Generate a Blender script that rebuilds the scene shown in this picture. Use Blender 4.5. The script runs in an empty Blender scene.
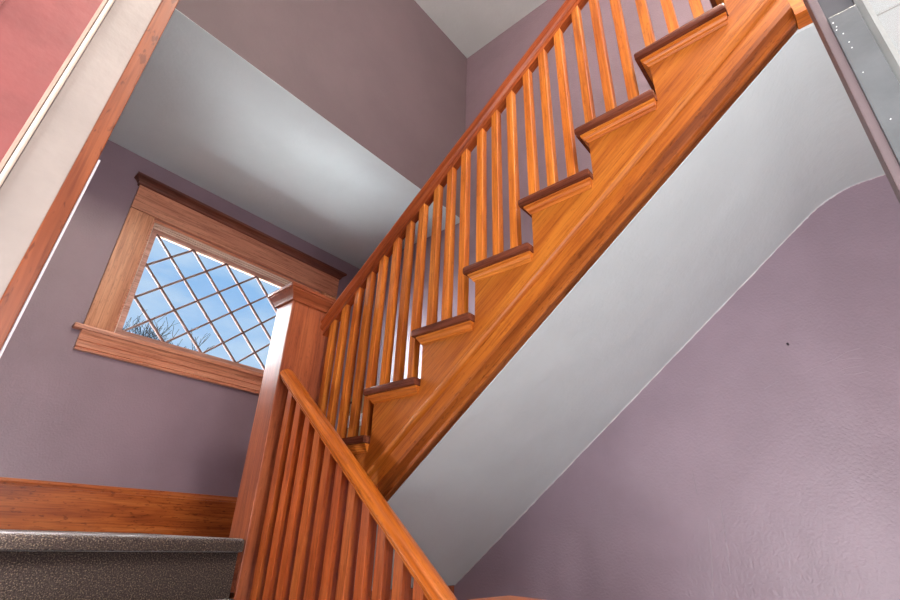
import bpy, bmesh, math, random
from mathutils import Vector, Matrix
random.seed(7)
sc = bpy.context.scene
COL = sc.collection
ZO = 1.193                       # eye height above the hall floor; heights below are given from the eye

# ------------------------------------------------------------------ camera
cd = bpy.data.cameras.new('camera'); cam = bpy.data.objects.new('camera', cd); COL.objects.link(cam)
cd.sensor_width = 36.0; cd.lens = 480.8 * 36 / 900; cd.clip_start = 0.02
fw = Vector((0.66993388, 0.59446428, 0.44474804)); rt = Vector((0.65152887, -0.75796114, 0.03170236)); up = Vector((-0.35594765, -0.2685277, 0.89509449))
M = Matrix((rt, up, -fw)).transposed().to_4x4(); M.translation = (0, 0, ZO)
cam.matrix_world = M
sc.camera = cam
sc.view_settings.view_transform = 'Standard'; sc.view_settings.look = 'None'
sc.view_settings.gamma = 1.0; sc.view_settings.use_curve_mapping = False
sc.view_settings.exposure = 0.0

# ------------------------------------------------------------------ world: blue sky with thin cloud
w = bpy.data.worlds.new('sky'); sc.world = w; w.use_nodes = True
nt = w.node_tree; nt.nodes.clear()
tc = nt.nodes.new('ShaderNodeTexCoord'); mp = nt.nodes.new('ShaderNodeMapping'); mp.inputs['Scale'].default_value = (1.6, 1.6, 4.5)
mp.inputs['Location'].default_value = (0.35, 0.1, 0.2)
nz = nt.nodes.new('ShaderNodeTexNoise'); nz.inputs['Scale'].default_value = 2.2; nz.inputs['Detail'].default_value = 7; nz.inputs['Roughness'].default_value = 0.55
cr = nt.nodes.new('ShaderNodeValToRGB'); cr.color_ramp.elements[0].position = 0.42; cr.color_ramp.elements[1].position = 0.72
cr.color_ramp.elements[0].color = (0.185, 0.44, 0.83, 1); cr.color_ramp.elements[1].color = (0.62, 0.76, 0.90, 1)
sx = nt.nodes.new('ShaderNodeSeparateXYZ'); mr = nt.nodes.new('ShaderNodeMapRange')
mr.inputs['From Min'].default_value = 0.12; mr.inputs['From Max'].default_value = 0.52; mr.inputs['To Min'].default_value = 0.75; mr.inputs['To Max'].default_value = 0.0
mx = nt.nodes.new('ShaderNodeMix'); mx.data_type = 'RGBA'; mx.inputs['B'].default_value = (0.66, 0.82, 0.95, 1)
bg = nt.nodes.new('ShaderNodeBackground'); out = nt.nodes.new('ShaderNodeOutputWorld')
L = nt.links.new
L(tc.outputs['Generated'], mp.inputs['Vector']); L(mp.outputs[0], nz.inputs['Vector']); L(nz.outputs['Fac'], cr.inputs['Fac'])
L(tc.outputs['Generated'], sx.inputs[0]); L(sx.outputs['Z'], mr.inputs['Value']); L(mr.outputs[0], mx.inputs['Factor'])
L(cr.outputs['Color'], mx.inputs['A']); L(mx.outputs['Result'], bg.inputs['Color']); L(bg.outputs[0], out.inputs['Surface'])
bg.inputs['Strength'].default_value = 1.05

# ------------------------------------------------------------------ lights
def area(name, loc, target, sx_, sy_, power, col):
    l = bpy.data.lights.new(name, 'AREA'); l.shape = 'RECTANGLE'; l.size = sx_; l.size_y = sy_; l.energy = power; l.color = col
    o = bpy.data.objects.new(name, l); COL.objects.link(o); o.location = (loc[0], loc[1], loc[2] + ZO)
    d = Vector((target[0] - loc[0], target[1] - loc[1], target[2] - loc[2])); o.rotation_euler = d.to_track_quat('-Z', 'Y').to_euler()
    return o
def point(name, loc, power, col, r=0.12):
    l = bpy.data.lights.new(name, 'POINT'); l.energy = power; l.color = col; l.shadow_soft_size = r
    o = bpy.data.objects.new(name, l); COL.objects.link(o); o.location = (loc[0], loc[1], loc[2] + ZO); return o
area('entry_daylight', (0.2, -1.4, 0.15), (1.0, 1.0, 0.2), 1.1, 2.2, 40, (1.0, 0.98, 0.97))
area('hall_side_fill', (-1.95, 0.1, -0.35), (2.1, 0.7, 0.6), 1.1, 1.8, 112, (0.95, 0.99, 1.0))  # added fill for right wall and soffit; no window modelled here
point('upstairs_lamp', (0.5, -0.6, 3.0), 150, (1.0, 0.90, 0.74), 0.25)
point('hall_fill', (1.05, -0.85, 0.45), 13, (1.0, 0.95, 0.88), 0.15)  # added fill for soffit and landing ceiling, no fixture
point('landing_side_fill', (0.115, 1.75, 0.15), 15, (1.0, 0.97, 0.94), 0.06)  # added fill hidden behind the door casing, brightens the landing
point('stairwell_fill', (0.45, -0.75, 1.9), 22, (1.0, 0.92, 0.80), 0.2)  # added unseen fill high in the stairwell, no fixture
area('ground_light_outside_landing_window', (1.2, 3.95, -0.2), (1.2, 3.3, 1.2), 2.6, 1.4, 480, (0.95, 0.97, 1.0))
area('side_sky_outside_landing_window', (-1.4, 6.4, 3.0), (1.05, 1.97, 0.75), 3.0, 4.0, 3000, (0.93, 0.96, 1.0))
area('sky_outside_landing_window', (1.2, 4.2, 3.6), (1.2, 2.95, 1.2), 2.0, 1.2, 60, (0.9, 0.95, 1.0))

# ------------------------------------------------------------------ materials
def new_mat(name):
    m = bpy.data.materials.new(name); m.use_nodes = True
    return m, m.node_tree, m.node_tree.nodes['Principled BSDF']
def ramp(nt, stops):
    r = nt.nodes.new('ShaderNodeValToRGB'); e = r.color_ramp.elements
    e[0].position, e[0].color = stops[0][0], (*stops[0][1], 1)
    e[1].position, e[1].color = stops[-1][0], (*stops[-1][1], 1)
    for s in stops[1:-1]:
        k = e.new(s[0]); k.color = (*s[1], 1)
    return r
def noise(nt, vec, scale, detail=4, rough=0.5, dist=0):
    n = nt.nodes.new('ShaderNodeTexNoise'); n.inputs['Scale'].default_value = scale; n.inputs['Detail'].default_value = detail
    n.inputs['Roughness'].default_value = rough; n.inputs['Distortion'].default_value = dist
    nt.links.new(vec, n.inputs['Vector']); return n.outputs['Fac']
def mixc(nt, fac, a, b, mode='MIX'):
    m = nt.nodes.new('ShaderNodeMix'); m.data_type = 'RGBA'; m.blend_type = mode
    for k, v in (('Factor', fac), ('A', a), ('B', b)):
        if isinstance(v, (int, float)): m.inputs[k].default_value = v
        elif isinstance(v, tuple): m.inputs[k].default_value = (*v, 1)
        else: nt.links.new(v, m.inputs[k])
    return m.outputs['Result']
def bump(nt, h, bsdf, strength, dist):
    b = nt.nodes.new('ShaderNodeBump'); b.inputs['Strength'].default_value = strength; b.inputs['Distance'].default_value = dist
    nt.links.new(h, b.inputs['Height']); nt.links.new(b.outputs[0], bsdf.inputs['Normal'])

def wood(name, c0, c1, c2, rot=(0, 0, 0), rough=0.33, var=0.25, knots=0.28):
    """varnished wood; grain runs along local X after rot"""
    m, nt, b = new_mat(name); N = nt.nodes; L = nt.links.new
    tc = N.new('ShaderNodeTexCoord'); oi = N.new('ShaderNodeObjectInfo')
    off = N.new('ShaderNodeVectorMath'); off.operation = 'SCALE'; off.inputs[0].default_value = (7.3, 3.1, 5.7); L(oi.outputs['Random'], off.inputs['Scale'])
    add = N.new('ShaderNodeVectorMath'); add.operation = 'ADD'; L(tc.outputs['Object'], add.inputs[0]); L(off.outputs[0], add.inputs[1])
    r1 = N.new('ShaderNodeVectorRotate'); r1.rotation_type = 'EULER_XYZ'; r1.inputs['Rotation'].default_value = rot; L(add.outputs[0], r1.inputs['Vector'])
    def sc_(v):
        mm = N.new('ShaderNodeMapping'); mm.inputs['Scale'].default_value = v; L(r1.outputs[0], mm.inputs['Vector']); return mm.outputs[0]
    broad = noise(nt, sc_((1.6, 16, 16)), 1.0, 5, 0.55, 0.6)
    fine = noise(nt, sc_((5, 150, 150)), 1.0, 4, 0.6, 0.2)
    cath = noise(nt, sc_((2.5, 42, 42)), 1.0, 3, 0.5, 1.4)
    rp = ramp(nt, [(0.30, c0), (0.5, c1), (0.70, c2)]); L(broad, rp.inputs['Fac'])
    g = ramp(nt, [(0.34, (0.60, 0.50, 0.46)), (0.52, (1, 1, 1))]); L(fine, g.inputs['Fac'])
    g2 = ramp(nt, [(0.40, (0.80, 0.72, 0.68)), (0.52, (1, 1, 1)), (0.62, (1.0, 1.0, 1.0))]); L(cath, g2.inputs['Fac'])
    c = mixc(nt, 0.75, rp.outputs['Color'], g.outputs['Color'], 'MULTIPLY')
    c = mixc(nt, 0.8, c, g2.outputs['Color'], 'MULTIPLY')
    if knots:
        dk = noise(nt, sc_((34, 120, 120)), 1.0, 2, 0.6, 0.3)
        g3 = ramp(nt, [(0.33, (0.30, 0.19, 0.14)), (0.40, (1, 1, 1))]); L(dk, g3.inputs['Fac'])
        c = mixc(nt, knots, c, g3.outputs['Color'], 'MULTIPLY')
    mr = N.new('ShaderNodeMapRange'); mr.inputs['To Min'].default_value = 1 - var; mr.inputs['To Max'].default_value = 1 + var; L(oi.outputs['Random'], mr.inputs['Value'])
    hs = N.new('ShaderNodeHueSaturation'); L(mr.outputs[0], hs.inputs['Value']); L(c, hs.inputs['Color'])
    L(hs.outputs[0], b.inputs['Base Color'])
    b.inputs['Roughness'].default_value = rough; b.inputs['Coat Weight'].default_value = 0.10; b.inputs['Coat Roughness'].default_value = 0.22; b.inputs['Specular IOR Level'].default_value = 0.35
    bump(nt, fine, b, 0.12, 0.002)
    return m
SL = math.atan(0.78)
D0, D1, D2 = (0.42, 0.095, 0.012), (0.60, 0.175, 0.020), (0.72, 0.25, 0.035)
W_vert = wood('oak_upright', D0, D1, D2, rot=(0, math.pi/2, 0), var=0.16)
for m_ in (W_vert,):
    p_ = m_.node_tree.nodes['Principled BSDF']; p_.inputs['Coat Weight'].default_value = 0.0; p_.inputs['Roughness'].default_value = 0.45
W_x = wood('oak_across', D0, D1, D2)
W_y = wood('oak_lengthwise', D0, D1, D2, rot=(0, 0, math.pi/2), var=0.05)
W_slope = wood('oak_stringer', (0.37, 0.092, 0.010), (0.47, 0.135, 0.014), (0.54, 0.178, 0.022), rot=(SL, 0, math.pi/2), var=0.0)
for m_ in (W_slope, W_y):
    p_ = m_.node_tree.nodes['Principled BSDF']; p_.inputs['Coat Weight'].default_value = 0.03; p_.inputs['Roughness'].default_value = 0.45
R0, R1, R2 = (0.20, 0.040, 0.013), (0.36, 0.080, 0.022), (0.46, 0.115, 0.030)
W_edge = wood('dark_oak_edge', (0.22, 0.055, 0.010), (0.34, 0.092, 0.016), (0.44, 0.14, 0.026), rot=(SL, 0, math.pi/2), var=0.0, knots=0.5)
W_vlow = wood('red_oak_upright', (0.36, 0.072, 0.016), (0.50, 0.112, 0.024), (0.58, 0.155, 0.034), rot=(0, math.pi/2, 0), var=0.12)
W_rail = wood('oak_handrail', R0, R1, R2, rot=(math.atan(0.755), 0, math.pi/2), var=0.0, rough=0.28)
W_raill = wood('oak_lower_handrail', (0.42, 0.100, 0.012), (0.58, 0.155, 0.018), (0.68, 0.21, 0.03), rot=(-math.atan(0.797), 0, math.pi/2), var=0.0, rough=0.28)
W_newel = wood('red_oak_newel', (0.26, 0.062, 0.022), (0.40, 0.105, 0.036), (0.50, 0.15, 0.055), rot=(0, math.pi/2, 0), var=0.0, rough=0.42); W_newel.node_tree.nodes['Principled BSDF'].inputs['Coat Weight'].default_value = 0.7; W_newel.node_tree.nodes['Principled BSDF'].inputs['Coat Roughness'].default_value = 0.38
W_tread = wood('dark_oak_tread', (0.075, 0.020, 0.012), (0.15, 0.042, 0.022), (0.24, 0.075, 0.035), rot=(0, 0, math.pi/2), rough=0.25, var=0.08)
W_win = wood('haze_lightened_oak_window_trim', (0.58, 0.24, 0.14), (0.66, 0.29, 0.17), (0.74, 0.36, 0.22), var=0.05, rough=0.3)  # glare haze painted into the oak as a lighter, pinker tone
W_winv = wood('haze_lightened_oak_window_upright', (0.56, 0.24, 0.12), (0.66, 0.31, 0.16), (0.74, 0.38, 0.21), rot=(0, math.pi/2, 0), var=0.05, rough=0.3)  # same haze-lightened oak, grain upright
W_sash = wood('pale_pink_brown_sash', (0.58, 0.33, 0.26), (0.64, 0.38, 0.30), (0.70, 0.43, 0.34), var=0.0)  # haze over the sash put into its paler base colour
W_cap = wood('red_oak_cap', (0.24, 0.058, 0.022), (0.32, 0.085, 0.032), (0.40, 0.115, 0.045), var=0.0, rough=0.4, knots=0.1)
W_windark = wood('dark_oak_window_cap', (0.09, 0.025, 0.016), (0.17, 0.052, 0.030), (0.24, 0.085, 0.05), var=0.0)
W_base = wood('oak_baseboard', (0.28, 0.058, 0.012), (0.46, 0.120, 0.024), (0.58, 0.185, 0.045), var=0.0, knots=0.6)
W_casing = wood('scuffed_oak_casing', (0.17, 0.040, 0.013), (0.27, 0.068, 0.021), (0.36, 0.11, 0.036), rot=(0, math.pi/2, 0), var=0.0, knots=0.6)

def paint(name, col, rough=0.55, mott=0.06, bs=0.25, bd=0.004, scale=3.0, fine=60, wav=6.0):
    m, nt, b = new_mat(name); tc = nt.nodes.new('ShaderNodeTexCoord'); v = tc.outputs['Object']
    n1 = noise(nt, v, scale, 5, 0.6)
    lo = tuple(c * (1 - mott) for c in col); hi = tuple(min(1, c * (1 + mott)) for c in col)
    rp = ramp(nt, [(0.35, lo), (0.65, hi)]); nt.links.new(n1, rp.inputs['Fac'])
    nt.links.new(rp.outputs['Color'], b.inputs['Base Color']); b.inputs['Roughness'].default_value = rough
    n2 = noise(nt, v, fine, 3, 0.5); n3 = noise(nt, v, 4.5, 3, 0.5)
    ad = nt.nodes.new('ShaderNodeMath'); ad.operation = 'MULTIPLY_ADD'; nt.links.new(n3, ad.inputs[0]); ad.inputs[1].default_value = wav; nt.links.new(n2, ad.inputs[2])
    bump(nt, ad.outputs[0], b, bs, bd)
    return m
MAUVE = paint('mauve_wall_paint', (0.270, 0.196, 0.238), rough=0.38, mott=0.07, bs=0.45, fine=110, wav=2.2)
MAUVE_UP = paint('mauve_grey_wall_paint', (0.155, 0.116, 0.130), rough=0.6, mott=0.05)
WHITE = paint('soft_white_plaster', (0.625, 0.70, 0.72), rough=0.6, mott=0.03, bs=0.3)
JAMB = paint('darkened_white_jamb_paint', (0.36, 0.305, 0.275), rough=0.45, mott=0.07, scale=9)  # white paint with its base colour lowered to offset strong light
CREAM = paint('cream_weatherstrip', (0.74, 0.64, 0.55), rough=0.35)
RED = paint('red_door_paint', (0.30, 0.080, 0.075), rough=0.42, mott=0.16, scale=8)
GREY = paint('grey_door_metal', (0.135, 0.142, 0.147), rough=0.3, mott=0.12, scale=14)
PINKGREY = paint('dull_mauve_edge', (0.17, 0.125, 0.13), rough=0.5, mott=0.1)
SILVER = paint('pale_bevel_metal', (0.30, 0.31, 0.30), rough=0.3, mott=0.08, scale=12)
FLOOR = wood('hall_floor_boards', (0.22, 0.09, 0.035), (0.32, 0.14, 0.055), (0.38, 0.18, 0.075), var=0)
def simple(name, col, rough=0.6, metal=0):
    m, nt, b = new_mat(name); tc = nt.nodes.new('ShaderNodeTexCoord')
    n = noise(nt, tc.outputs['Object'], 40, 2); rp = ramp(nt, [(0.3, tuple(c*0.85 for c in col)), (0.7, col)])
    nt.links.new(n, rp.inputs['Fac']); nt.links.new(rp.outputs['Color'], b.inputs['Base Color'])
    b.inputs['Roughness'].default_value = rough; b.inputs['Metallic'].default_value = metal; return m
BLACK = simple('black', (0.012, 0.010, 0.012)); NAILM = simple('dark_iron', (0.03, 0.02, 0.03), 0.5, 0.6)
CARDW = simple('white_card', (0.9, 0.9, 0.88)); REDINK = simple('red_ink', (0.6, 0.04, 0.03)); TAN = simple('tan_wood', (0.42, 0.32, 0.18))
BARK = simple('bark', (0.06, 0.055, 0.055), 0.9); GRASS = simple('lawn', (0.12, 0.16, 0.06), 0.9)
MUNT = simple('brown_muntin', (0.20, 0.115, 0.095), 0.5)
W_bead = wood('highlight_pale_window_bead', (0.80, 0.62, 0.50), (0.85, 0.68, 0.56), (0.88, 0.74, 0.64), var=0.0, rough=0.16); W_bead.node_tree.nodes['Principled BSDF'].inputs['Coat Weight'].default_value = 1.0; W_bead.node_tree.nodes['Principled BSDF'].inputs['Coat Roughness'].default_value = 0.08  # bright highlight lines painted in as a pale bead colour
# carpet
CARPET, nt, b = new_mat('speckled_brown_carpet'); tc = nt.nodes.new('ShaderNodeTexCoord')
vo = nt.nodes.new('ShaderNodeTexVoronoi'); vo.inputs['Scale'].default_value = 230; nt.links.new(tc.outputs['Object'], vo.inputs['Vector'])
n = noise(nt, tc.outputs['Object'], 250, 2, 0.6)
rp = ramp(nt, [(0.38, (0.022, 0.014, 0.012)), (0.55, (0.058, 0.040, 0.035)), (0.70, (0.24, 0.185, 0.125))]); nt.links.new(n, rp.inputs['Fac'])
nt.links.new(rp.outputs['Color'], b.inputs['Base Color']); b.inputs['Roughness'].default_value = 0.95
b.inputs['Sheen Weight'].default_value = 0.7; b.inputs['Sheen Roughness'].default_value = 0.3
bump(nt, vo.outputs['Distance'], b, 0.7, 0.004)
# glass
GLASS, nt, b = new_mat('window_glass'); nt.nodes.remove(b)
tr = nt.nodes.new('ShaderNodeBsdfTransparent'); gl = nt.nodes.new('ShaderNodeBsdfGlossy'); gl.inputs['Roughness'].default_value = 0.02
fr = nt.nodes.new('ShaderNodeFresnel'); fr.inputs['IOR'].default_value = 1.35; ms = nt.nodes.new('ShaderNodeMixShader')
nt.links.new(fr.outputs[0], ms.inputs[0]); nt.links.new(tr.outputs[0], ms.inputs[1]); nt.links.new(gl.outputs[0], ms.inputs[2])
nt.links.new(ms.outputs[0], nt.nodes['Material Output'].inputs['Surface'])
HAZY, nt, b = new_mat('milky_bevelled_glass'); nt.nodes.remove(b)  # clear glass with a little white diffuse mixed in
tr = nt.nodes.new('ShaderNodeBsdfTransparent'); df = nt.nodes.new('ShaderNodeBsdfDiffuse'); df.inputs['Color'].default_value = (0.72, 0.73, 0.70, 1)
ms = nt.nodes.new('ShaderNodeMixShader'); ms.inputs[0].default_value = 0.13
nt.links.new(tr.outputs[0], ms.inputs[1]); nt.links.new(df.outputs[0], ms.inputs[2]); nt.links.new(ms.outputs[0], nt.nodes['Material Output'].inputs['Surface'])
FROST, nt, b = new_mat('frosted_door_glass'); b.inputs['Base Color'].default_value = (0.72, 0.73, 0.71, 1); b.inputs['Roughness'].default_value = 0.25
tc = nt.nodes.new('ShaderNodeTexCoord'); n = noise(nt, tc.outputs['Object'], 30, 3); rp = ramp(nt, [(0.3, (0.40, 0.41, 0.39)), (0.7, (0.52, 0.53, 0.51))])
nt.links.new(n, rp.inputs['Fac']); nt.links.new(rp.outputs['Color'], b.inputs['Base Color']); b.inputs['Transmission Weight'].default_value = 0.35

# ------------------------------------------------------------------ mesh helpers (world coordinates, z from the eye)
def V(x, y, z): return Vector((x, y, z + ZO))
def box(bm, x0, x1, y0, y1, z0, z1, bev=0):
    b2 = bmesh.new()
    vs = [b2.verts.new(V(x, y, z)) for x in (x0, x1) for y in (y0, y1) for z in (z0, z1)]
    for f in ((0,1,3,2),(4,6,7,5),(0,4,5,1),(2,3,7,6),(0,2,6,4),(1,5,7,3)): b2.faces.new([vs[i] for i in f])
    merge(bm, b2, bev)
def merge(bm, b2, bev=0, seg=2):
    bmesh.ops.recalc_face_normals(b2, faces=b2.faces)
    if bev: bmesh.ops.bevel(b2, geom=list(b2.edges), offset=bev, segments=seg, affect='EDGES', profile=0.6)
    me = bpy.data.meshes.new('t'); b2.to_mesh(me); b2.free(); bm.from_mesh(me); bpy.data.meshes.remove(me)
def prism_x(bm, pts, x0, x1, bev=0, seg=2):
    """pts: (y, z) outline, extruded along x"""
    b2 = bmesh.new(); a = [b2.verts.new(V(x0, y, z)) for y, z in pts]; c = [b2.verts.new(V(x1, y, z)) for y, z in pts]
    b2.faces.new(a); b2.faces.new(c[::-1]); n = len(pts)
    for i in range(n): b2.faces.new((a[i], a[(i+1) % n], c[(i+1) % n], c[i]))
    merge(bm, b2, bev, seg)
def sweep(bm, sect, A, B, ends=None):
    """section points (x, z) swept from A to B (y, z); sheared so its ends stay plumb"""
    b2 = bmesh.new()
    a = [b2.verts.new(V(x, A[0], A[1] + z)) for x, z in sect]; c = [b2.verts.new(V(x, B[0], B[1] + z)) for x, z in sect]
    b2.faces.new(a); b2.faces.new(c[::-1]); n = len(sect)
    for i in range(n): b2.faces.new((a[i], a[(i+1) % n], c[(i+1) % n], c[i]))
    merge(bm, b2)
def rings(bm, x0, x1, y0, y1, prof):
    """rectangle lofted through (overhang, z) steps"""
    b2 = bmesh.new(); R = []
    for o, z in prof: R.append([b2.verts.new(V(x, y, z)) for x, y in ((x0-o, y0-o), (x1+o, y0-o), (x1+o, y1+o), (x0-o, y1+o))])
    b2.faces.new(R[0]); b2.faces.new(R[-1][::-1])
    for p, q in zip(R, R[1:]):
        for i in range(4): b2.faces.new((p[i], p[(i+1) % 4], q[(i+1) % 4], q[i]))
    merge(bm, b2)
def tube(bm, pts, r, n=6):
    b2 = bmesh.new(); R = []
    for i, p in enumerate(pts):
        rr = r[i] if isinstance(r, (list, tuple)) else r
        t = (Vector(pts[min(i+1, len(pts)-1)]) - Vector(pts[max(i-1, 0)])).normalized()
        u = t.orthogonal().normalized(); v = t.cross(u)
        R.append([b2.verts.new(V(*p) + (u*math.cos(2*math.pi*k/n) + v*math.sin(2*math.pi*k/n))*rr) for k in range(n)])
    b2.faces.new(R[0][::-1]); b2.faces.new(R[-1])
    for p, q in zip(R, R[1:]):
        for k in range(n): b2.faces.new((p[k], p[(k+1) % n], q[(k+1) % n], q[k]))
    merge(bm, b2)
def offset(o, parent):
    o.parent = parent
def obj(name, bm, mat, parent=None, smooth=False, origin=None):
    bmesh.ops.remove_doubles(bm, verts=bm.verts, dist=1e-6)
    me = bpy.data.meshes.new(name); base = Vector((0, 0, 0)); q = parent
    while q is not None: base += q.location; q = q.parent
    if origin is None: org = base.copy() if parent is not None else Vector((0, 0, 0))
    else: org = V(*origin)
    for v in bm.verts: v.co -= org
    bm.to_mesh(me); bm.free(); me.materials.append(mat)
    if smooth:
        for p in me.polygons: p.use_smooth = True
        try: me.set_sharp_from_angle(angle=math.radians(35))
        except Exception: pass
    o = bpy.data.objects.new(name, me); COL.objects.link(o)
    if parent is not None: o.parent = parent
    o.location = org - base
    return o
def thing(name, label, cat, loc, group=None):
    o = bpy.data.objects.new(name, None); COL.objects.link(o); o.location = V(*loc); o.empty_display_size = 0.1
    o['label'] = label; o['category'] = cat
    if group: o['group'] = group
    return o
def tag(o, label, cat, group=None):
    o['label'] = label; o['category'] = cat
    if group: o['group'] = group
    return o
def struct(name, bm, mat, parent=None, smooth=False):
    o = obj(name, bm, mat, parent, smooth)
    if parent is None: o['kind'] = 'structure'
    return o
NB = bmesh.new

# ------------------------------------------------------------------ key dimensions (metres, z from the eye)
FL = -1.193; LZ = -0.024                       # hall floor, landing
XR, YW, YB, ZC1, ZC2 = 2.163, 2.955, 1.819, 2.041, 3.766
XL = 0.035; YE = -1.05; TH = 0.15
XS, XT, Y0, Z0, G, H = 1.232, 1.197, 1.7327, 0.3273, 0.2436, 0.19
ZH = 1.312                                      # hall ceiling
UF = 1.683                                 # upper floor

# ------------------------------------------------------------------ room shell
bm = NB(); box(bm, -2.2, XR + TH, YE - TH, YW + TH, FL - 0.12, FL); struct('floor', bm, FLOOR)
# right wall, with the old plaster ridges in its own mesh
bm = NB(); box(bm, XR, XR + TH, YE - TH, YW + TH, FL, ZC2 + 0.1)
def ridge(pts, r):
    tube(bm, [(XR + 0.0005, y, z) for y, z in pts], r, 5)
struct_right = bm
RIDGES = [
 [(806,371),(813,368),(820,365),(834,359),(848,351),(860,348)], [(878,344.4),(888,347),(894,349),(900,352)],
 [(836,360),(852,358),(864,358)], [(840,370),(848,367.6),(860,366)], [(844,374),(856,373.6),(868,371)],
 [(856,392),(860,395.6),(864,395.6)], [(764,389),(778,381)], [(692,470),(697,495)], [(708,515),(712,560),(713,595)], [(720,500),(726,540),(730,575)]]
KF = 480.8
def on_right(px):
    d = fw + rt*((px[0]-450)/KF) + up*((300-px[1])/KF); t = XR/d.x; return (d.y*t, d.z*t)
for r_ in RIDGES: ridge([on_right(q) for q in r_], 0.0024)
struct('wall_right', bm, MAUVE)
# landing window wall with its opening
OX0, OX1, OZ0, OZ1 = 0.605, 1.824, 0.925, 1.672
bm = NB()
box(bm, XL - TH, OX0, YW, YW + TH, FL, ZC1 + 0.1); box(bm, OX1, XR, YW, YW + TH, FL, ZC1 + 0.1)
box(bm, OX0, OX1, YW, YW + TH, FL, OZ0); box(bm, OX0, OX1, YW, YW + TH, OZ1, ZC1 + 0.1)
struct('wall_back', bm, MAUVE)
bm = NB(); box(bm, XL - TH, XL, 0.735, YW, FL, ZC1 + 0.1); box(bm, XL - TH, XL, YE, YB + 0.1, ZH + 0.001, ZC2 + 0.1); struct('wall_left', bm, MAUVE)
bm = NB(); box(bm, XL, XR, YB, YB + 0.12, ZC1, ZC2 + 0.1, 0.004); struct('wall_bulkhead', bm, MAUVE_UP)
bm = NB(); box(bm, XL, XR, YB + 0.121, YW, ZC1, ZC1 + 0.1); box(bm, XL, XR, YB + 0.0008, YB + 0.121, ZC1 - 0.003, ZC1 - 0.0001); struct('ceiling_landing', bm, WHITE)
bm = NB(); box(bm, XL - TH, XR + TH, YE - TH, YB + 0.12, ZC2, ZC2 + 0.1); struct('ceiling_upper', bm, WHITE)
bm = NB(); box(bm, -2.2, XL, YE, 0.735, ZH, ZH + 0.2); struct('ceiling_hall', bm, WHITE)
# entry wall behind the camera with its doorway
bm = NB(); box(bm, -2.2, -0.28, YE - TH, YE, FL, ZC2); box(bm, 0.72, XR, YE - TH, YE, FL, ZC2); box(bm, -0.28, 0.72, YE - TH, YE, 0.92, ZC2)
struct('wall_front', bm, MAUVE)
bm = NB(); box(bm, -2.2 - TH, -2.2, YE - TH, 0.85, FL, ZH + 0.2); struct('wall_hall_side', bm, MAUVE)
# wall holding the red door, left of the stairs
bm = NB(); box(bm, -2.2, -0.93, 0.735, 0.86, FL, ZH); box(bm, -0.93, XL - TH, 0.735, 0.86, 0.93, ZH); box(bm, -0.02, XL, 0.735, 0.86, FL, 0.93)
struct('wall_door_side', bm, MAUVE)

# sloping soffit of the upper flight, curving into the hall ceiling
def zsoff(y, t):
    a_, b_, k_ = 1.21 - 0.78*y, ZH, 0.004 + 0.085*t
    h_ = max(k_ - abs(a_ - b_), 0)/k_
    return min(a_, b_) - h_*h_*k_*0.25
ys = [1.819 + (0.06 - 1.819)*i/24 for i in range(25)] + [0.06 - 0.40*i/24 for i in range(1, 25)] + [YE]
curve = [(y, zsoff(y, 1)) for y in ys]
bm = NB()
b2 = bmesh.new(); NX = 10; grid = []
for y in ys: grid.append([b2.verts.new(V(1.2835 + (XR-1.2835)*j/NX, y, zsoff(y, (j/NX)**0.7))) for j in range(NX+1)])
for p, q in zip(grid, grid[1:]):
    for j in range(NX): b2.faces.new((p[j], p[j+1], q[j+1], q[j]))
ex = bmesh.ops.extrude_face_region(b2, geom=list(b2.faces))
for v in ex['geom']:
    if isinstance(v, bmesh.types.BMVert): v.co.z += 0.02
merge(bm, b2); o = struct('ceiling_soffit', bm, WHITE, smooth=True)
# lapped white paint line where soffit meets the wall
bm = NB(); b2 = bmesh.new(); prev = None
for i in range(161):
    k = i/160*(len(curve)-2); a = int(k); f_ = k-a; y = curve[a][0]*(1-f_)+curve[min(a+1, len(curve)-1)][0]*f_; z = curve[a][1]*(1-f_)+curve[min(a+1, len(curve)-1)][1]*f_
    wv = 0.002 + 0.0028*random.random()
    cur = (b2.verts.new(V(XR-0.0015, y, z+0.004)), b2.verts.new(V(XR-0.0015, y-wv*0.6, z-wv)), b2.verts.new(V(XR+0.001, y-wv*0.6, z-wv)), b2.verts.new(V(XR+0.001, y, z+0.004)))
    if prev:
        for j in range(4): b2.faces.new((prev[j], prev[(j+1) % 4], cur[(j+1) % 4], cur[j]))
    prev = cur
merge(bm, b2); struct('trim_1', bm, simple('white_paint_edge', (0.62, 0.58, 0.61)))
# upper hall floor slab, landing slab, wall below landing
bm = NB(); box(bm, 1.29, XR, YE, -0.13, ZH + 0.021, UF); struct('floor_upper_hall', bm, FLOOR)
bm = NB(); box(bm, XL, XR, 1.93, YW, -0.20, LZ - 0.012); struct('floor_landing', bm, W_tread)
bm = NB(); box(bm, 1.29, XR, 1.822, 1.90, FL, -0.212, 0.002); struct('wall_under_landing', bm, W_newel)

# baseboard on the window wall
bm = NB(); box(bm, XL, XR, YW - 0.018, YW, LZ - 0.01, 0.150, 0.002)
prism_x(bm, [(YW, 0.150), (YW - 0.018, 0.150), (YW - 0.016, 0.160), (YW - 0.009, 0.168), (YW - 0.006, 0.180), (YW, 0.181)], XL, XR)
struct('baseboard_back', bm, W_base)

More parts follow.
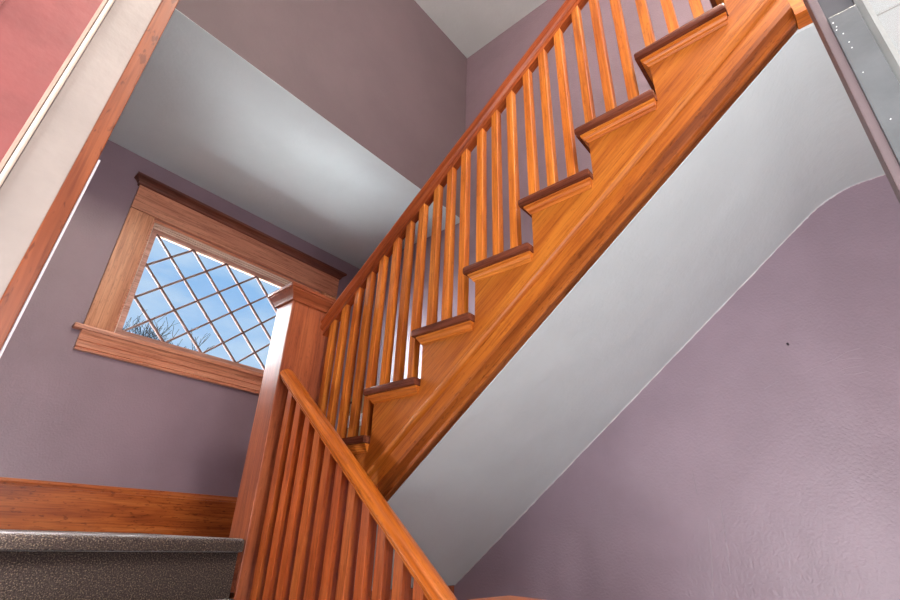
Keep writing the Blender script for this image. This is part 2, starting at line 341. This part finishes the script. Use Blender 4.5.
# ------------------------------------------------------------------ landing window
wt = thing('window_1', 'low wide window with diamond lattice panes above the carpeted landing', 'window', (1.2145, YW, 0.8))
wt['kind'] = 'structure'
X0, X1 = 0.474, 1.955
bm = NB(); box(bm, X0, X1, YW - 0.022, YW, 1.680, 1.846, 0.002); obj('header_board', bm, W_win, wt)
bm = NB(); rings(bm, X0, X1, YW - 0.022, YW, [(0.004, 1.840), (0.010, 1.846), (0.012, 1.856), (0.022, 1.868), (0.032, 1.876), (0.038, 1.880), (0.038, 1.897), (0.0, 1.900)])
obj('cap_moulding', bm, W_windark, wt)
for a, b_ in ((X0, OX0), (OX1, X1)):
    bm = NB(); box(bm, a, b_, YW - 0.020, YW, 0.925, 1.677, 0.0025); obj('side_casing', bm, W_winv, wt)
# jamb lining
bm = NB(); box(bm, OX0 - 0.006, OX0 + 0.012, YW - 0.001, YW + TH, OZ0, OZ1); box(bm, OX1 - 0.012, OX1 + 0.006, YW - 0.001, YW + TH, OZ0, OZ1)
box(bm, OX0, OX1, YW - 0.001, YW + TH, OZ1 - 0.012, OZ1 + 0.006); obj('jamb', bm, W_win, wt)
# rounded stops
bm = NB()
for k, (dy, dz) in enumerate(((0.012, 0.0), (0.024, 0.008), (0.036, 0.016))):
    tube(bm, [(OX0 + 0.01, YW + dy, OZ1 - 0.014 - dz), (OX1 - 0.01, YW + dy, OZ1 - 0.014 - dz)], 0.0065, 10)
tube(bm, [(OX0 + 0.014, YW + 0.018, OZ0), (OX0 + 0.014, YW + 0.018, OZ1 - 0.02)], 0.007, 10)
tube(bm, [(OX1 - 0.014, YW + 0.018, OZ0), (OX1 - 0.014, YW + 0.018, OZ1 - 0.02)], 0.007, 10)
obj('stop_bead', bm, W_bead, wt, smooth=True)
GX0, GX1, GZ0, GZ1, GY = 0.660, 1.768, 0.978, 1.622, YW + 0.07
sash = NB()
box(sash, OX0 + 0.012, GX0, GY - 0.022, GY + 0.022, OZ0, OZ1 - 0.012, 0.003); box(sash, GX1, OX1 - 0.012, GY - 0.022, GY + 0.022, OZ0, OZ1 - 0.012, 0.003)
box(sash, GX0 - 0.002, GX1 + 0.002, GY - 0.022, GY + 0.022, GZ1, OZ1 - 0.012, 0.003); box(sash, GX0 - 0.002, GX1 + 0.002, GY - 0.022, GY + 0.022, OZ0, GZ0, 0.003)
so = obj('sash', sash, W_sash, wt)
bm = NB(); box(bm, GX0 - 0.004, GX1 + 0.004, GY + 0.002, GY + 0.006, GZ0 - 0.004, GZ1 + 0.004); obj('pane', bm, GLASS, so)
bm = NB(); hw = 0.0062
S = (GX1 - GX0)/5; SZ = (GZ1 - GZ0)/3
def clipbar(xa, za, xb, zb):
    # clip to glass rectangle
    dx, dz = xb - xa, zb - za; t0, t1 = 0, 1
    for p_, q_ in ((-dx, xa - GX0), (dx, GX1 - xa), (-dz, za - GZ0), (dz, GZ1 - za)):
        if abs(p_) < 1e-9: continue
        r_ = q_/p_
        if p_ < 0: t0 = max(t0, r_)
        else: t1 = min(t1, r_)
    if t0 >= t1 - 0.01: return
    xa, za, xb, zb = xa + t0*dx, za + t0*dz, xa + t1*dx, za + t1*dz
    n_ = Vector((-(zb - za), xb - xa)).normalized()*hw; b2 = bmesh.new(); vs = []
    for yy, sc_ in ((GY - 0.010, 0.35), (GY - 0.004, 1.0), (GY + 0.010, 1.0)):
        vs.append([b2.verts.new(V(x, yy, z)) for x, z in ((xa + n_.x*sc_, za + n_.y*sc_), (xb + n_.x*sc_, zb + n_.y*sc_), (xb - n_.x*sc_, zb - n_.y*sc_), (xa - n_.x*sc_, za - n_.y*sc_))])
    b2.faces.new(vs[0]); b2.faces.new(vs[-1][::-1])
    for p_, q_ in zip(vs, vs[1:]):
        for i in range(4): b2.faces.new((p_[i], p_[(i+1) % 4], q_[(i+1) % 4], q_[i]))
    merge(bm, b2)
for k in range(-4, 6):
    clipbar(GX0 + 0.008 + k*S, GZ1, GX0 + 0.008 + k*S + 3*S, GZ0)
    clipbar(GX0 + 0.008 + k*S, GZ0 - 0.0, GX0 + 0.008 + k*S + 3*S, GZ1)
obj('lattice', bm, MUNT, so)
# stool and apron
bm = NB(); b2 = bmesh.new()
box(bm, X0 - 0.04, X1 + 0.04, YW - 0.045, YW + 0.05, 0.900, 0.925, 0.008); obj('sill_board', bm, W_win, wt, smooth=True)
bm = NB(); prism_x(bm, [(YW, 0.900), (YW - 0.032, 0.900), (YW - 0.028, 0.888), (YW - 0.020, 0.876), (YW - 0.020, 0.852), (YW - 0.015, 0.848), (YW - 0.020, 0.844), (YW - 0.022, 0.816), (YW - 0.016, 0.812), (YW - 0.024, 0.806), (YW - 0.022, 0.797), (YW, 0.797)], X0, X1)
obj('apron', bm, W_win, wt)

# ------------------------------------------------------------------ upper flight
st = thing('wooden_staircase', 'open sided varnished oak staircase rising overhead to the upper floor', 'staircase', (XS, 1.9, -0.205))
TY = {-1: 1.978, 0: 1.750, 1: 1.514, 2: 1.261, 3: 1.008, 4: 0.754, 5: 0.514, 6: 0.275, 7: 0.030, 8: -0.214}
TZ = {-1: 0.149, 0: 0.347, 1: 0.532, 2: 0.724, 3: 0.916, 4: 1.108, 5: 1.301, 6: 1.491, 7: 1.683}
def tip(k): return TY[k]
def tz(k): return TZ[k]
# stringer: bracketed board whose top follows the steps
pts = [(1.918, LZ)]
yb0 = 1.918
pts = [(yb0, 1.245 - 0.78*yb0), (yb0, tz(-1) - 0.03)]
for k in range(-1, 7):
    ry = tip(k + 1) - 0.036
    pts.append((ry, tz(k) - 0.03)); pts.append((ry, tz(k + 1) - 0.03))
ye = -0.143
pts += [(ye, UF - 0.03), (ye, 1.245 - 0.78*ye)]
bm = NB(); prism_x(bm, pts, XS, XS + 0.03); obj('stringer', bm, W_slope, st)
# lower facing band, its shadow groove and the rounded string moulding
bm = NB()
def band(lo, hi, x0, x1, ya=1.918, yb=ye, m=0.78): prism_x(bm, [(ya, lo - m*ya), (ya, hi - m*ya), (yb, hi - m*yb), (yb, lo - m*yb)], x0, x1)
band(1.258, 1.322, XS - 0.006, XS + 0.001); obj('lower_band', bm, W_slope, st)
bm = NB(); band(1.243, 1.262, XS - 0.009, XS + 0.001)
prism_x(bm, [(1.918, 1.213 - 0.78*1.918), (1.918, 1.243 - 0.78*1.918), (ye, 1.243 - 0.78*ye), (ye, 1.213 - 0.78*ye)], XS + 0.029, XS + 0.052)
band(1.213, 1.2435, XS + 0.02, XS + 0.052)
b2 = bmesh.new()
va = [b2.verts.new(V(x, y, c - 0.78*y)) for (x, c) in ((XS - 0.009, 1.2432), (XS + 0.052, 1.213), (XS + 0.052, 1.24), (XS, 1.26)) for y in (1.918, ye)]
for f in ((0,1,3,2),(2,3,5,4),(4,5,7,6),(6,7,1,0),(0,2,4,6),(1,7,5,3)): b2.faces.new([va[i] for i in f])
merge(bm, b2); obj('lower_edge_board', bm, W_edge, st)
bm = NB()
sect = [(XS + 0.002 - 0.024*math.sin(math.pi*i/12), 0.021*math.cos(math.pi*i/12)) for i in range(13)]
sweep(bm, sect, (1.918, 1.341 - 0.78*1.918), (-0.16, 1.341 + 0.78*0.16)); obj('string_moulding', bm, W_slope, st, smooth=True)
# upper hall fascia
bm = NB(); box(bm, XS, 1.29, YE, ye - 0.001, 1.351, UF - 0.03); box(bm, XS - 0.004, XS + 0.052, YE, ye - 0.001, 1.322, 1.352, 0.001)
obj('landing_fascia', bm, W_y, st)
# treads with returned nosings, coves and risers
for k in range(-1, 8):
    t0 = tip(k) if k >= 0 else 1.916; t1 = tip(k + 1) - 0.036; z = tz(k)
    if k == 7: t1 = t0 - 0.2
    bm = NB(); b2 = bmesh.new()
    box(bm, XT, XR - 0.001, t1, t0, z - 0.030, z, 0.009)
    o = obj('tread', bm, W_tread, st, smooth=True, origin=(XT, t0, z))
    bm = NB()
    x0 = XS - 0.020; y1 = t0 - 0.016; prof = [(0.0, z - 0.030), (0.0, z - 0.037), (0.004, z - 0.038), (0.005, z - 0.043), (0.010, z - 0.050), (0.0125, z - 0.051), (0.0125, z - 0.056), (0.018, z - 0.061)]
    b2 = bmesh.new(); R = []
    for ins, zz in prof: R.append([b2.verts.new(V(x, y, zz)) for x, y in ((x0 + ins, t1 + 0.004 + ins*0.3), (XR - 0.002, t1 + 0.004 + ins*0.3), (XR - 0.002, y1 - ins), (x0 + ins, y1 - ins))])
    b2.faces.new(R[0]); b2.faces.new(R[-1][::-1])
    for p, q in zip(R, R[1:]):
        for i in range(4): b2.faces.new((p[i], p[(i+1) % 4], q[(i+1) % 4], q[i]))
    merge(bm, b2); obj('cove_moulding', bm, W_y, st, origin=(XS, t0, z))
    ry = t0 - 0.036 if k >= 0 else 1.90
    bm = NB(); box(bm, XS + 0.001, XR - 0.001, ry - 0.018, ry, tz(k-1) if k >= 0 else LZ, z - 0.031); obj('riser', bm, W_tread, st, origin=(XS, ry, z))

# ------------------------------------------------------------------ upper balustrade
ub = thing('upper_balustrade', 'varnished handrail with square balusters along the overhead flight', 'railing', (1.2475, 1.9, 0.4))
MR = 0.755
def rail_section(cx, scale=1.0):
    P = [(-0.016, -0.088), (-0.016, -0.066), (-0.024, -0.064), (-0.033, -0.056), (-0.0355, -0.044), (-0.030, -0.036), (-0.033, -0.030), (-0.0365, -0.020), (-0.034, -0.008), (-0.024, 0.0), (-0.010, 0.004)]
    return [(cx + x*scale, z) for x, z in P] + [(cx - x*scale, z) for x, z in P[::-1]]
bm = NB(); ca = 2.409
sweep(bm, rail_section(1.2475), (1.919, ca - MR*1.919), (-0.16, ca + MR*0.16)); obj('handrail', bm, W_rail, ub, smooth=True)
def baluster(parent, x0, yc, zb, zt_fn, mat, wd=0.031):
    """square baluster; raked top follows the rail"""
    h_ = wd/2; b2 = bmesh.new()
    vs = [b2.verts.new(V(x, y, zb)) for x, y in ((x0, yc-h_), (x0+wd, yc-h_), (x0+wd, yc+h_), (x0, yc+h_))]
    vt = [b2.verts.new(V(x, y, zt_fn(y))) for x, y in ((x0, yc-h_), (x0+wd, yc-h_), (x0+wd, yc+h_), (x0, yc+h_))]
    b2.faces.new(vs[::-1]); b2.faces.new(vt)
    for i in range(4): b2.faces.new((vs[i], vs[(i+1) % 4], vt[(i+1) % 4], vt[i]))
    bm = NB(); merge(bm, b2, 0.0015, 1)
    return obj('baluster', bm, mat, parent, origin=(x0, yc, zb))
for k in range(-1, 8):
    base = Y0 - k*G
    for dy in (0.047, 0.125, 0.204):
        y = base - dy
        if y > 1.88: continue
        baluster(ub, 1.232, y, tz(k) - 0.002, lambda yy: ca - 0.083 - MR*yy, W_vert)

# ------------------------------------------------------------------ newel post at landing
nw = thing('newel_post', 'tall flat sided oak newel post at the landing corner under the window', 'post', (1.1675, 1.97, -0.5))
NX0, NX1, NY0, NY1 = 1.045, 1.290, 1.920, 2.060
bm = NB(); box(bm, NX0, NX1, NY0, NY1, -0.55, 1.0, 0.004); obj('post', bm, W_newel, nw)
bm = NB(); rings(bm, NX0, NX1, NY0, NY1, [(0.0, 0.990), (0.010, 0.992), (0.012, 1.002), (0.018, 1.014), (0.030, 1.030), (0.036, 1.036), (0.036, 1.041), (0.041, 1.045), (0.041, 1.060), (0.0, 1.064)])
obj('cap', bm, W_cap, nw)

# ------------------------------------------------------------------ lower flight
ML = 0.797
lb = thing('lower_balustrade', 'sloping oak handrail with close square balusters descending below the tall newel', 'railing', (1.085, 1.4, -0.6))
bm = NB(); cl = -0.868
def lsec(cx):
    P = [(-0.020, -0.062), (-0.020, -0.050), (-0.032, -0.048), (-0.0380, -0.042), (-0.0360, -0.036), (-0.0395, -0.030), (-0.0380, -0.022), (-0.030, -0.012), (-0.018, -0.004), (-0.006, 0.0)]
    return [(cx + x, z) for x, z in P] + [(cx - x, z) for x, z in P[::-1]]
sweep(bm, lsec(1.088), (1.918, cl + ML*1.918), (0.772, cl + ML*0.772)); obj('handrail', bm, W_raill, lb, smooth=True)
HL = (LZ - FL)/6
for i in range(12):
    y = 1.835 - 0.0812*i
    step = int((1.925 - y)//0.24) + 1
    baluster(lb, 1.066, y, LZ - HL*step, lambda yy: cl - 0.055 + ML*yy, W_vlow, 0.038)
ln = thing('lower_newel_post', 'short oak newel post with flat cap at the foot of the lower handrail', 'post', (1.1, 0.78, FL))
bm = NB(); box(bm, 1.025, 1.128, 0.655, 0.770, FL, -0.165, 0.003); obj('post', bm, W_newel, ln)
bm = NB(); rings(bm, 1.015, 1.128, 0.655, 0.770, [(0.0, -0.190), (0.010, -0.186), (0.012, -0.172), (0.024, -0.158), (0.028, -0.154), (0.028, -0.128), (0.024, -0.121), (0.0, -0.118)])
obj('cap', bm, W_raill, ln)
# carpeted steps
cs = thing('carpeted_stairs', 'short flight of stairs in dark speckled brown carpet leading to the landing', 'stairs', (0.55, 1.3, FL))
for i in range(0, 6):
    ny = 1.905 - 0.2436*i + 0.018; z = LZ - HL*i           # riser face, walking surface
    back = YW - 0.02 if i == 0 else ny + 0.2436 + 0.01
    nose = [(ny - 0.012 - 0.020*math.sin(math.pi*a/12), z - 0.021 + 0.021*math.cos(math.pi*a/12)) for a in range(7)] + [(ny - 0.032, z - 0.040), (ny - 0.028, z - 0.043)]
    bm = NB(); prism_x(bm, nose + [(ny, z - 0.046), (ny, z - HL), (ny + 0.012, z - HL), (ny + 0.012, z - 0.03), (ny + 0.03, z - 0.012), (back, z - 0.012), (back, z)], XL + 0.001, 1.0245, 0.0)
    obj('carpet', bm, CARPET, cs, origin=(XL, ny, z))
bm = NB(); spts = [(1.918, LZ - HL*0 - 0.06)]
spts = [(1.918, -0.10), (0.84, -0.10 - ML*(1.918-0.84)), (0.84, -0.45 - ML*(1.918-0.84)), (0.84, FL), (1.918, FL)]
spts = [(1.918, FL), (0.86, FL), (0.86, LZ - HL*5 - 0.01)]
for i in range(5, 0, -1):
    yy = 1.925 - 0.2436*i
    spts += [(yy + 0.2436 if i > 0 else 1.918, LZ - HL*i - 0.01)] if i == 5 else [(yy, LZ - HL*i - 0.01), (min(yy + 0.2436, 1.918), LZ - HL*i - 0.01)]
spts = [(y, z) for y, z in spts]
prism_x(bm, spts, 1.034, 1.115); obj('string_board', bm, W_tread, cs)

# ------------------------------------------------------------------ red door with its frame (left, close to the camera)
def lean(x, z): return x + 0.024*(z - 0.45)
def lbox(bm, x0, x1, y0, y1, z0, z1, bev=0):
    b2 = bmesh.new(); vs = [b2.verts.new(V(lean(x, z), y, z)) for x in (x0, x1) for y in (y0, y1) for z in (z0, z1)]
    for f in ((0,1,3,2),(4,6,7,5),(0,4,5,1),(2,3,7,6),(0,2,6,4),(1,5,7,3)): b2.faces.new([vs[i] for i in f])
    merge(bm, b2, bev)
DY = 0.72
bm = NB(); lbox(bm, 0.0385, 0.0595, DY - 0.004, DY + 0.014, FL, 1.0, 0.0015); struct('trim_2', bm, W_casing)
bm = NB(); lbox(bm, 0.0600, 0.0628, DY + 0.0, DY + 0.010, FL, 0.46, 0.0008); struct('trim_4', bm, simple('pale_lilac_strip', (0.86, 0.82, 0.88)))  # thin pale strip along the lower casing edge
bm = NB(); lbox(bm, -0.0105, 0.0385, DY, DY + 0.014, FL, 1.0); struct('trim_3', bm, JAMB)
ds = thing('door_1', 'red painted panel door beside the white jamb, close on the left', 'door', (-0.45, DY, FL)); ds['kind'] = 'structure'
bm = NB()
tube(bm, [(lean(-0.0142, z), DY - 0.003, z) for z in (FL, 0.47, 1.0)], 0.0030, 8); obj('weatherstrip', bm, CREAM, ds, smooth=True)
bm = NB(); lbox(bm, -0.0228, -0.0182, DY - 0.002, DY + 0.012, FL, 0.98, 0.001); obj('stop_strip', bm, simple('tan_stop', (0.52, 0.36, 0.29)), ds)
bm = NB()
lbox(bm, -0.105, -0.0225, DY, DY + 0.014, FL + 0.01, 0.96); lbox(bm, -0.88, -0.80, DY, DY + 0.014, FL + 0.01, 0.96)
for z0, z1 in ((FL + 0.01, FL + 0.25), (-0.35, -0.22), (0.84, 0.96)): lbox(bm, -0.80, -0.105, DY, DY + 0.014, z0, z1)
lbox(bm, -0.80, -0.105, DY + 0.010, DY + 0.014, FL + 0.2, 0.9)
obj('stile', bm, RED, ds)
bm = NB()
for x in (-0.106, -0.118):
    lbox(bm, x - 0.005, x + 0.003, DY - 0.002, DY + 0.012, -0.22, 0.84, 0.001)
    lbox(bm, -0.907 - x, -0.899 - x, DY - 0.002, DY + 0.012, -0.22, 0.84, 0.001)
obj('panel_moulding', bm, RED, ds)

# ------------------------------------------------------------------ glazed entry door leaf standing open on the right
ge = thing('glass_door', 'open glazed entry door with grey metal frame at the right edge', 'door', (0.71, -0.5, FL + 0.02))
DX = 0.70
bm = NB(); box(bm, DX + 0.002, DX + 0.036, -0.113, -0.102, FL + 0.02, 0.86, 0.002); obj('edge_strip', bm, PINKGREY, ge)
bm = NB()
box(bm, DX - 0.001, DX + 0.036, -0.147, -0.113, FL + 0.02, 0.714, 0.0015)
box(bm, DX - 0.001, DX + 0.036, -1.0, -0.98, FL + 0.02, 0.86, 0.0015); box(bm, DX, DX + 0.036, -0.98, -0.13, FL + 0.02, FL + 0.2, 0.0015)
obj('stile', bm, GREY, ge)
bm = NB(); box(bm, DX + 0.006, DX + 0.036, -0.147, -0.113, 0.716, 0.86, 0.001); box(bm, DX, DX + 0.036, -0.98, -0.13, 0.83, 0.86, 0.001)
obj('top_stile', bm, simple('dark_grey_metal', (0.10, 0.10, 0.11), 0.35), ge)
bm = NB(); prism = [(DX + 0.004, -0.1475), (DX - 0.003, -0.154), (DX + 0.004, -0.161), (DX + 0.012, -0.161), (DX + 0.012, -0.1475)]
b2 = bmesh.new(); a = [b2.verts.new(V(x, y, FL + 0.2)) for x, y in prism]; c = [b2.verts.new(V(x, y, 0.83)) for x, y in prism]
b2.faces.new(a); b2.faces.new(c[::-1])
for i in range(5): b2.faces.new((a[i], a[(i+1) % 5], c[(i+1) % 5], c[i]))
merge(bm, b2); obj('glazing_bead', bm, SILVER, ge)
bm = NB(); box(bm, DX + 0.010, DX + 0.018, -0.98, -0.158, FL + 0.2, 0.83); obj('pane', bm, HAZY, ge)
bm = NB(); box(bm, DX + 0.013, DX + 0.016, -0.98, -0.150, 0.690, 0.6925); obj('muntin', bm, SILVER, ge)
bm = NB()
for y, z in ((-0.1165, 0.700), (-0.118, 0.690), (-0.1165, 0.684), (-0.121, 0.672), (-0.1225, 0.652), (-0.1225, 0.640), (-0.121, 0.59), (-0.124, 0.50)):
    bmesh.ops.create_icosphere(bm, subdivisions=1, radius=0.0011, matrix=Matrix.Translation(V(DX - 0.001, y, z)))
obj('bright_specks', bm, simple('bright_speck', (0.95, 0.95, 0.95), 0.1), ge)  # tiny near-white beads dotted down the grey stile

# ------------------------------------------------------------------ small things on the right wall
y_, z_ = on_right((788, 344.5)); bm = NB(); tube(bm, [(XR + 0.01, y_, z_), (XR - 0.012, y_, z_)], 0.0042, 10); tag(obj('nail', bm, NAILM, None, True), 'small dark nail alone in the large mauve wall below the soffit', 'nail')
pc = thing('wall_print', 'white card with red and black marks seen between the balusters near the landing corner', 'picture', (XR, 2.75, 0.58))
bm = NB(); box(bm, XR - 0.006, XR, 2.57, 2.945, 0.60, 0.92, 0.001); obj('card', bm, TAN, pc)
bm = NB(); box(bm, XR - 0.009, XR - 0.006, 2.57, 2.945, 0.69, 0.775); obj('white_band', bm, CARDW, pc)
bm = NB()
for y, z in ((2.88, 0.80), (2.90, 0.82), (2.885, 0.845), (2.87, 0.87)): box(bm, XR - 0.010, XR - 0.006, y - 0.03, y + 0.03, z - 0.008, z + 0.008)
obj('black_marks', bm, BLACK, pc)
bm = NB()
for y, z in ((2.94, 0.80), (2.94, 0.84)): box(bm, XR - 0.011, XR - 0.006, y - 0.04, y, z - 0.010, z + 0.012)
obj('red_marks', bm, REDINK, pc)

# ------------------------------------------------------------------ outdoors: lawn and a bare tree
bm = NB(); box(bm, -30, 40, YW + TH + 0.01, 60, FL - 0.9, FL - 0.6); struct('ground', bm, GRASS)
bm = NB(); random.seed(12)
def branch(p, d, ln_, r, depth):
    pts = [tuple(p)]; q = Vector(p); dd = Vector(d)
    for i in range(4):
        dd = (dd + Vector((random.uniform(-.22, .22), random.uniform(-.22, .22), random.uniform(-.05, .16)))).normalized(); q = q + dd*ln_/4; pts.append(tuple(q))
    tube(bm, pts, [max(0.004, r*(1 - 0.13*i)) for i in range(5)], 5 if depth > 1 else 4)
    if depth == 0: return
    for i in range(3 if depth > 3 else 4):
        j = random.choice((2, 3, 4)); a = random.uniform(0, 6.28)
        side = Vector((math.cos(a), math.sin(a), random.uniform(0.0, 0.8)))
        branch(pts[j], (dd*0.7 + side*0.75).normalized(), ln_*random.uniform(.55, .75), r*0.52, depth - 1)
branch((2.55, 10, FL - 0.6), (0, 0, 1), 2.6, 0.10, 6)
top = max(v.co.z for v in bm.verts); f_ = (3.72 + ZO - (ZO + FL - 0.6))/(top - (ZO + FL - 0.6))
for v in bm.verts: v.co.z = (ZO + FL - 0.6) + (v.co.z - (ZO + FL - 0.6))*f_
tag(obj('bare_tree', bm, BARK), 'bare winter tree outside, its twigs showing low in the lattice window', 'tree')
